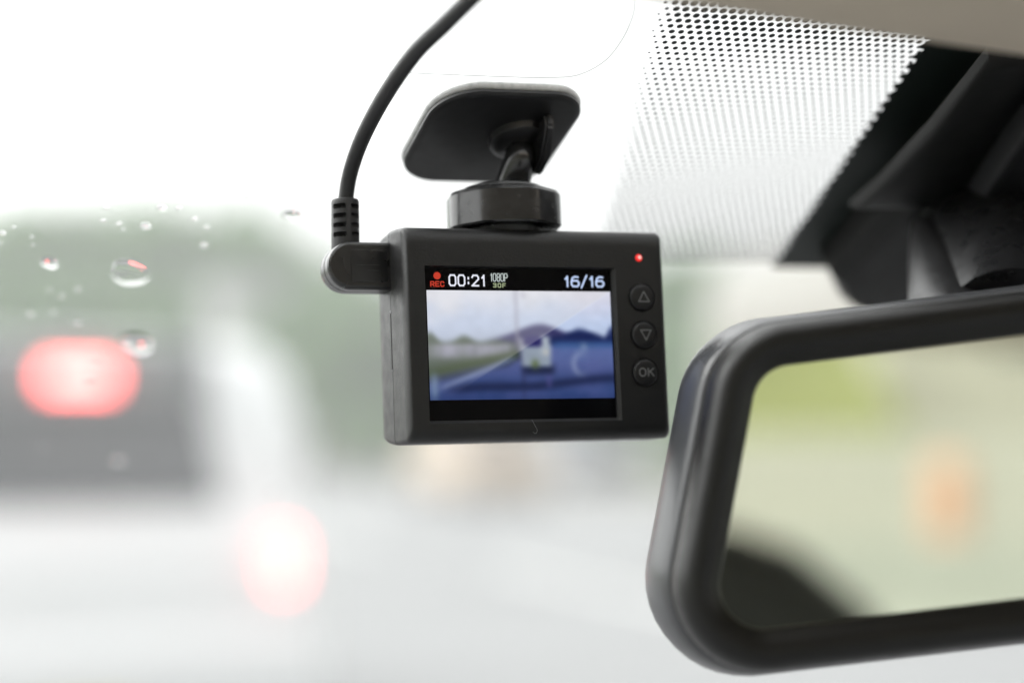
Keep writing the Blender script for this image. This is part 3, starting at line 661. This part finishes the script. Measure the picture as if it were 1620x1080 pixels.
def screen_picture(X, Y):
    """the recorded street view, in displayed sRGB values; X right, Y down, both 0..1"""
    nz = vn2(X * 9, Y * 7) - .5; nz2 = vn2(X * 26, Y * 20) - .5
    c = mixc((226, 229, 240), (192, 207, 236), ss(.0, .36, Y + nz * .2))
    c = mixc(c, (206, 204, 222), .5 * ss(.62, .9, X) * ss(.35, .1, Y))
    # ridge ahead and tree lines
    hill = .44 - .135 * exp(-((X - .60) / .15) ** 2) + .012 * nz
    c = mixc(c, (58, 58, 104), 1.0 * ss(-.03, .035, Y - hill) * ss(.28, .42, X) * (1 if X < .68 else 1))
    rt = .39 + .035 * sin(X * 21) + .02 * nz2 - .09 * ss(.95, 1.0, X)
    c = mixc(c, (30, 42, 92), (1.0 - .25 * max(0, nz2)) * ss(-.03, .04, Y - rt) * ss(.60, .68, X))
    lf = .47 - .06 * exp(-((X - .19) / .05) ** 2) - .09 * exp(-((X - .01) / .04) ** 2) - .02 * exp(-((X - .36) / .06) ** 2)
    c = mixc(c, (72, 86, 72), .95 * ss(-.03, .045, Y - lf) * ss(.52, .42, X))
    # pale houses and wall behind the hedge
    bandp = ss(.47, .52, Y) * ss(.66, .57, Y) * ss(.5, .42, X)
    c = mixc(c, (186, 186, 216), bandp * (.35 + .9 * max(0, vn2(X * 22, Y * 4) - .25)))
    # carriageway
    edge = .56 + (.49 - X) * .36
    road = mixc((112, 122, 184), (62, 84, 144), ss(.55, .95, Y)); road = mixc(road, (96, 128, 190), .5 * ss(.55, .72, X) * ss(.75, .55, Y))
    road = mixc(road, (108, 116, 182), max(0, nz) * .8)
    isr = max(ss(-.02, .03, Y - edge - .07) * ss(.52, .48, X), ss(.49, .53, Y) * ss(.47, .53, X))
    c = mixc(c, road, isr); c = mixc(c, (82, 92, 150), isr * max(0, nz2) * .7)
    c = mixc(c, (72, 108, 170), ss(.44, .5, Y) * ss(.56, .5, Y) * ss(.64, .7, X) * .8)
    c = mixc(c, (96, 104, 110), .7 * bandp * max(0, vn2(X * 40 + 3, 2.5) - .55) * 2.2)
    hedge = exp(-((Y - edge - .015) / .04) ** 2) * ss(.5, .46, X)
    c = mixc(c, (62, 78, 52), hedge * .9)
    c = mixc(c, (56, 66, 86), exp(-((Y - edge - .085) / .032) ** 2) * ss(.48, .4, X) * .8)
    ln = .60 + (.48 - X) * .70
    c = mixc(c, (152, 170, 215), exp(-((Y - ln) / .022) ** 2) * ss(.5, .4, X) * ss(.03, .09, X) * .8)
    c = mixc(c, (140, 165, 200), exp(-((X - .025) / .022) ** 2) * ss(.7, .85, Y) * .8)
    # street-lamp pole
    c = mixc(c, (150, 150, 170), .55 * exp(-((X - .475) / .011) ** 2) * ss(.55, .45, Y)); c = mixc(c, (160, 160, 180), .5 * exp(-((X - .515) / .016) ** 2 - ((Y - .04) / .03) ** 2))
    # the pale car ahead
    def blob(x0, x1, y0, y1, s=.018): return ss(x0 - s, x0 + s, X) * ss(x1 + s, x1 - s, X) * ss(y0 - s * 1.4, y0 + s * 1.4, Y) * ss(y1 + s * 1.4, y1 - s * 1.4, Y)
    c = mixc(c, (36, 44, 78), blob(.50, .67, .68, .775, .03) * .95)  # shadow under the car, drawn dark into the picture
    c = mixc(c, (170, 184, 202), blob(.495, .655, .50, .70))
    c = mixc(c, (190, 202, 214), blob(.60, .65, .42, .60, .02))
    c = mixc(c, (46, 44, 108), blob(.515, .605, .42, .515)); c = mixc(c, (176, 180, 200), blob(.485, .505, .44, .56, .016) * .8)
    c = mixc(c, (226, 222, 216), exp(-((X - .628) / .014) ** 2 - ((Y - .57) / .025) ** 2) * .8)
    c = mixc(c, (106, 124, 78), exp(-((X - .567) / .022) ** 2 - ((Y - .68) / .045) ** 2) * .9)
    # marking on the right lane, dark dashboard reflection painted across the bottom
    d = sqrt(((X - .83) / .05) ** 2 + ((Y - .68) / .1) ** 2); c = mixc(c, (176, 190, 224), .55 * exp(-((d - 1) / .3) ** 2) * ss(.88, .78, X)); c = mixc(c, (170, 190, 216), .5 * exp(-((X - .84) / .02) ** 2 - ((Y - .52) / .04) ** 2))
    refl_y = .885 - .07 * ss(.5, 1.0, X) + .03 * ss(.3, .05, X)
    c = mixc(c, (36, 46, 86), .9 * exp(-((Y - refl_y) / .045) ** 2) * ss(.02, .2, X)); c = mixc(c, (92, 90, 156), .7 * exp(-((X - .64) / .016) ** 2) * ss(.75, .82, Y) * ss(.93, .86, Y))
    c = mixc(c, (44, 62, 118), ss(.93, 1.0, Y) * .5)
    k = 1.0 - .16 * ss(.25, .6, Y) + nz2 * .05
    return tuple(max(0, min(255, v * k)) for v in c)
NX, NY = 176, 100
def soften(g, r, axis):
    out = []
    for j in range(NY + 1):
        row = []
        for i in range(NX + 1):
            acc = [0, 0, 0]; n = 0
            for k in range(-r, r + 1):
                a, b = (min(NX, max(0, i + k)), j) if axis == 0 else (i, min(NY, max(0, j + k)))
                q = g[b][a]; n += 1
                for c in range(3): acc[c] += q[c]
            row.append((acc[0] / n, acc[1] / n, acc[2] / n))
        out.append(row)
    return out
G_ = [[screen_picture(i / NX, j / NY) for i in range(NX + 1)] for j in range(NY + 1)]
for _ in range(1): G_ = soften(soften(G_, 2, 0), 2, 1)
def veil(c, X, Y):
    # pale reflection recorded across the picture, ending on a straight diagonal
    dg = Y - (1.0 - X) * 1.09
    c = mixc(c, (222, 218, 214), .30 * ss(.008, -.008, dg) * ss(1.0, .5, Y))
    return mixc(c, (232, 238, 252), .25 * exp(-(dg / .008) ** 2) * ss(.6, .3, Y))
bm = bmesh.new(); cl = bm.verts.layers.float_color.new('picture'); vs = []
for j in range(NY + 1):
    for i in range(NX + 1):
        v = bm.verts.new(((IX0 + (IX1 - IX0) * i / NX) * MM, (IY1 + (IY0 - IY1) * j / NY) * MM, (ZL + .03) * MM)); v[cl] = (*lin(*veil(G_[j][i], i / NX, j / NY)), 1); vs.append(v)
for j in range(NY):
    for i in range(NX):
        a = j * (NX + 1) + i; bm.faces.new((vs[a], vs[a + NX + 1], vs[a + NX + 2], vs[a + 1]))
M_pic = mat('lit_screen_picture', (0, 0, 0), .2, .05); pn = M_pic.node_tree; at = pn.nodes.new('ShaderNodeAttribute'); at.attribute_name = 'picture'
pp = pn.nodes['Principled BSDF']; pn.links.new(at.outputs['Color'], pp.inputs['Emission Color']); pp.inputs['Emission Strength'].default_value = 1.0 / EG
mesh_obj('picture', bm, M_pic, disp)
# --- stroke lettering
GL = {'0': [[(.2, 0), (.8, 0), (1, .2), (1, .8), (.8, 1), (.2, 1), (0, .8), (0, .2), (.2, 0)]],
      '1': [[(.25, .75), (.65, 1), (.65, 0)]],
      '2': [[(0, .8), (.2, 1), (.8, 1), (1, .8), (1, .62), (0, 0), (1, 0)]],
      '3': [[(0, .85), (.2, 1), (.8, 1), (1, .8), (.8, .52), (.4, .52)], [(.8, .52), (1, .22), (.8, 0), (.2, 0), (0, .15)]],
      '6': [[(.9, .95), (.5, 1), (.15, .85), (0, .5), (0, .2), (.2, 0), (.8, 0), (1, .2), (1, .4), (.8, .58), (.2, .58), (0, .42)]],
      '8': [[(.2, .52), (0, .75), (.2, 1), (.8, 1), (1, .75), (.8, .52), (.2, .52), (0, .26), (.2, 0), (.8, 0), (1, .26), (.8, .52)]],
      'R': [[(0, 0), (0, 1), (.8, 1), (1, .8), (1, .6), (.8, .45), (0, .45)], [(.5, .45), (1, 0)]],
      'E': [[(1, 1), (0, 1), (0, 0), (1, 0)], [(0, .5), (.8, .5)]],
      'C': [[(1, .78), (.8, 1), (.2, 1), (0, .8), (0, .2), (.2, 0), (.8, 0), (1, .22)]],
      'P': [[(0, 0), (0, 1), (.8, 1), (1, .8), (1, .62), (.8, .45), (0, .45)]],
      'F': [[(0, 0), (0, 1), (1, 1)], [(0, .5), (.8, .5)]],
      'O': [[(.3, 0), (.7, 0), (1, .25), (1, .75), (.7, 1), (.3, 1), (0, .75), (0, .25), (.3, 0)]],
      'K': [[(0, 0), (0, 1)], [(1, 1), (.05, .48)], [(.3, .62), (1, 0)]],
      '/': [[(0, -.12), (1, 1.12)]], ':': [[(.5, .2), (.5, .32)], [(.5, .66), (.5, .78)]]}
def lettering(parent, name, text, x0, x1, y0, y1, z, sw, m, widths=None, gap=.35, rise=.12):
    """stroke letters filling a box (mm); sw = stroke width"""
    ws_ = [(widths or {}).get(c, 1.0) for c in text]; unit = (x1 - x0 - sw) / (sum(ws_) + gap * (len(text) - 1)); x = x0 + sw / 2; bm = bmesh.new(); kk = 0
    for c, wd in zip(text, ws_):
        for pl in GL[c]:
            pts = [Vector((x + px * unit * wd, y0 + sw / 2 + py * (y1 - y0 - sw))) for px, py in pl]
            for a, b in zip(pts, pts[1:]):
                t = (b - a).normalized(); nrm = Vector((-t.y, t.x)) * sw / 2; ee = t * sw * .42; zz = (z + .0015 * (kk % 9)) * MM; kk += 1
                bm.faces.new([bm.verts.new(((p.x) * MM, p.y * MM, zz)) for p in (a - ee + nrm, a - ee - nrm, b + ee - nrm, b + ee + nrm)])
        x += unit * (wd + gap)
    return mesh_obj(name, bm, m, parent)
E_red = emis('lit_red_pixels', lin(196, 62, 44)); E_wht = emis('lit_white_pixels', lin(232, 234, 246), 1.0); E_blu = emis('lit_blue_white_pixels', lin(196, 214, 250)); E_pale = emis('lit_pale_pixels', lin(206, 216, 214)); E_grn = emis('lit_green_pixels', lin(168, 180, 142))
ZT = ZL + .04
lettering(disp, 'recording_text', 'REC', -17.9, -14.65, 12.15, 13.4, ZT, .24, E_red, gap=.5)
bm = bmesh.new(); bm.faces.new([bm.verts.new(((-16.28 + .82 * cos(k * pi / 12)) * MM, (14.6 + .82 * sin(k * pi / 12)) * MM, ZT * MM)) for k in range(24)]); mesh_obj('recording_dot', bm, E_red, disp)
lettering(disp, 'elapsed_time', '00:21', -13.7, -5.0, 12.3, 14.95, ZT, .36, E_wht, {':': .35, '1': .7}, .42)
lettering(disp, 'resolution_text', '1080P', -4.0, .05, 13.45, 15.3, ZT, .17, E_pale, {'1': .5}, .36)
lettering(disp, 'frame_rate_text', '30F', -3.45, -.45, 12.1, 13.1, ZT, .19, E_grn, gap=.7)
lettering(disp, 'file_count', '16/16', 13.3, 23.15, 12.35, 14.95, ZT, .40, E_blu, {'1': .62, '/': .75}, .34)
# --- status light and buttons
bm = bmesh.new(); n = 24
loft(bm, [[((31.35 + r * cos(2 * pi * k / n)) * MM, (19.05 + r * sin(2 * pi * k / n)) * MM, z * MM) for k in range(n)] for r, z in [(.82, -.5), (.82, -.05), (.7, .18), (.4, .32), (.1, .36)]])
mesh_obj('status_light', bm, mat('lit_red_diode', (.3, .01, .01), .15, .5, emit=((1, .03, .025), .9 / EG)), dcam, smooth=60)
bm = bmesh.new(); loft(bm, [[((31.45 + r * cos(2 * pi * k / n)) * MM, (19.1 + r * sin(2 * pi * k / n)) * MM, z * MM) for k in range(n)] for r, z in [(.42, .3), (.34, .38), (.1, .4)]])
mesh_obj('diode_core', bm, mat('lit_diode_core', (.3, .1, .1), .15, .5, emit=((1, .5, .45), 1.2 / EG)), dcam, smooth=60)
for i, (x, y) in enumerate(BT):
    bm = bmesh.new(); n = 40
    loft(bm, [[((x + r * cos(2 * pi * k / n)) * MM, (y + r * sin(2 * pi * k / n)) * MM, z * MM) for k in range(n)] for r, z in [(3.02, -.65), (3.02, .15), (2.9, .42), (2.6, .62), (2.1, .76), (1.4, .83), (.4, .85)]])
    b = mesh_obj('button', bm, M_btn, dcam, smooth=60)
    if i == 2: lettering(b, 'icon', 'OK', x - 1.85, x + 1.85, y - .95, y + 1.0, .88, .24, M_icon, {'K': .9}, .45); continue
    s = 1 if i == 0 else -1; T = [(-1.45, -1.15 * s), (1.45, -1.15 * s), (0, 1.4 * s)]; bm = bmesh.new()
    def push(k): return [bm.verts.new(((x + .15 + px * k) * MM, (y + (py + .3 * s) * k - .3 * s) * MM, .90 * MM)) for px, py in T]
    a, c = push(1.0), push(.76)
    for q in range(3): bm.faces.new((a[q], a[(q + 1) % 3], c[(q + 1) % 3], c[q]))
    mesh_obj('icon', bm, M_icon, b)

# ------------------------------------------------------------------ power cable
pcb = empty('power_cable', DC @ Matrix.Translation((-24 * MM, 18 * MM, -15 * MM)), 'black power cable with a right-angled plug pushed into the left side of the dash cam', 'cable')
PF = DC @ Matrix.Translation((0, 0, 0))
def in_dc(name, bm, m, smooth, parent=None):
    return mesh_obj(name, bm, m, parent or pcb, smooth=smooth, mw=DC)
# plug head: stadium outline, flat towards the viewer
PX0, PX1, PY0, PY1 = -38.1, -22.9, 12.9, 23.4; ZP = -6.75; PR = (PY1 - PY0) / 2 - .02
def stad(o, z, xo=0):
    r = PR + o; cy_ = (PY0 + PY1) / 2; pts = []
    for k in range(25):
        t = pi / 2 + pi * k / 24; pts.append((PX0 + PR + r * cos(t), cy_ + r * sin(t)))
    pts += [(PX1, cy_ - r), (PX1, cy_ + r)]
    return [(a * MM, b * MM, (z + ZP) * MM) for a, b in pts]
bm = bmesh.new()
loft(bm, [stad(-.9, -13.2), stad(-.2, -12.8), stad(.15, -11.2), stad(.15, -8.2), stad(-.1, -8.0), stad(-.1, -7.75), stad(.15, -7.55), stad(.15, -5.0), stad(-.05, -4.4), stad(-.5, -4.1), stad(-.75, -4.05)])
plug = in_dc('plug', bm, M_plug, 7.8)
bm = bmesh.new(); loft(bm, [[(a * MM, b * MM, (z + ZP) * MM) for a, b in fillet([(-33.2 + o, 14.4 + o), (-24.6 - o, 14.4 + o), (-24.6 - o, 21.8 - o), (-33.2 + o, 21.8 - o)], .6, 4)] for o, z in [(0, -4.2), (.1, -3.96), (.3, -3.9)]]); in_dc('label_panel', bm, M_black, 30, plug)
bm = bmesh.new()
for a, b, c, d in [(-31.8, -26.6, 18.2, 18.32), (-29.2, -26.8, 17.0, 17.12)]: box(bm, a * MM, b * MM, c * MM, d * MM, (-4.0 + ZP) * MM, (-3.86 + ZP) * MM)
in_dc('usb_mark', bm, mat('moulded_mark', (.05, .05, .052), .4, .4), None, plug)
bm = bmesh.new(); box(bm, -24.9 * MM, -22.5 * MM, 14.2 * MM, 22.2 * MM, -18.5 * MM, -11.2 * MM, .4 * MM); in_dc('collar', bm, M_black, 30, plug)
# strain relief: sleeve with four pairs of slots
SXc, SZc = -32.85, -15.3
bm = bmesh.new(); n = 32
def sl_ring(r, y): return [((SXc + (33.8 - y) * -.018 + r * cos(2 * pi * k / n)) * MM, y * MM, (SZc + r * sin(2 * pi * k / n)) * MM) for k in range(n)]
loft(bm, [sl_ring(3.15, 21.0), sl_ring(3.12, 33.1), sl_ring(2.9, 33.6), sl_ring(2.2, 33.8)])
slv = in_dc('strain_relief', bm, M_cable, 40)
cut = bmesh.new()
for k in range(4):
    yc = 31.8 - 2.12 * k
    for s in (-1, 1):
        box(cut, min(SXc + s * .55, SXc + s * 5) * MM, max(SXc + s * .55, SXc + s * 5) * MM, (yc - .55) * MM, (yc + .55) * MM, (SZc + .9) * MM, (SZc + 5) * MM, .4 * MM, 3)
cw = mesh_obj('cutter', cut, M_cable, pcb, mw=DC)
md = slv.modifiers.new('cut', 'BOOLEAN'); md.operation = 'DIFFERENCE'; md.object = cw; md.solver = 'EXACT'
dg = bpy.context.evaluated_depsgraph_get(); dg.update(); me = bpy.data.meshes.new_from_object(slv.evaluated_get(dg), depsgraph=dg); slv.modifiers.clear(); slv.data = me; bpy.data.objects.remove(cw)
bm = bmesh.new()
def clear(u, v, h):                                          # the cord runs up close under the glass, h metres clear of it
    p = ws(u, v, h); return DCI @ (WF @ Vector((p.x, p.y, h))) / MM
path = [(-32.9, 30, -15.3), (-32.6, 34.2, -15.3)] + [tuple(clear(*q)) for q in [(555, 270, .0098), (575, 215, .0066), (610, 150, .0048), (655, 86, .0045), (700, 42, .005), (738, 5, .006), (775, -30, .007), (830, -80, .008)]]
tube(bm, [p * MM for p in spline(path, 8)], 1.72 * MM, 20); in_dc('cord', bm, M_cable, 60)

# a curl of lint and specks of dust on the lower bezel
bm = bmesh.new(); tube(bm, [p * MM for p in spline([(3.9, -17.3, .05), (4.5, -18.6, .25), (5.0, -19.6, .2), (4.6, -20.3, .15), (4.0, -20.0, .1)], 6)], .035 * MM, 5)
tag(mesh_obj('lint', bm, mat('pale_lint', (.3, .3, .3), .8, .2), mw=DC), 'tiny curled pale hair on the lower bezel under the screen', 'lint')

# ------------------------------------------------------------------ wet mist between us and the far trees
M_haze = bpy.data.materials.new('wet_mist'); M_haze.use_nodes = True; h_ = M_haze.node_tree; h_.nodes.clear()
ho = h_.nodes.new('ShaderNodeOutputMaterial'); hv = h_.nodes.new('ShaderNodeVolumePrincipled')
hv.inputs['Color'].default_value = (.95, .96, .96, 1); hv.inputs['Density'].default_value = 0.0022
h_.links.new(hv.outputs[0], ho.inputs['Volume'])
bm = bmesh.new(); box(bm, -705, 705, -705, 705, -1.2, 17.5)
hz_ = tag(mesh_obj('haze', bm, M_haze), kind='stuff')
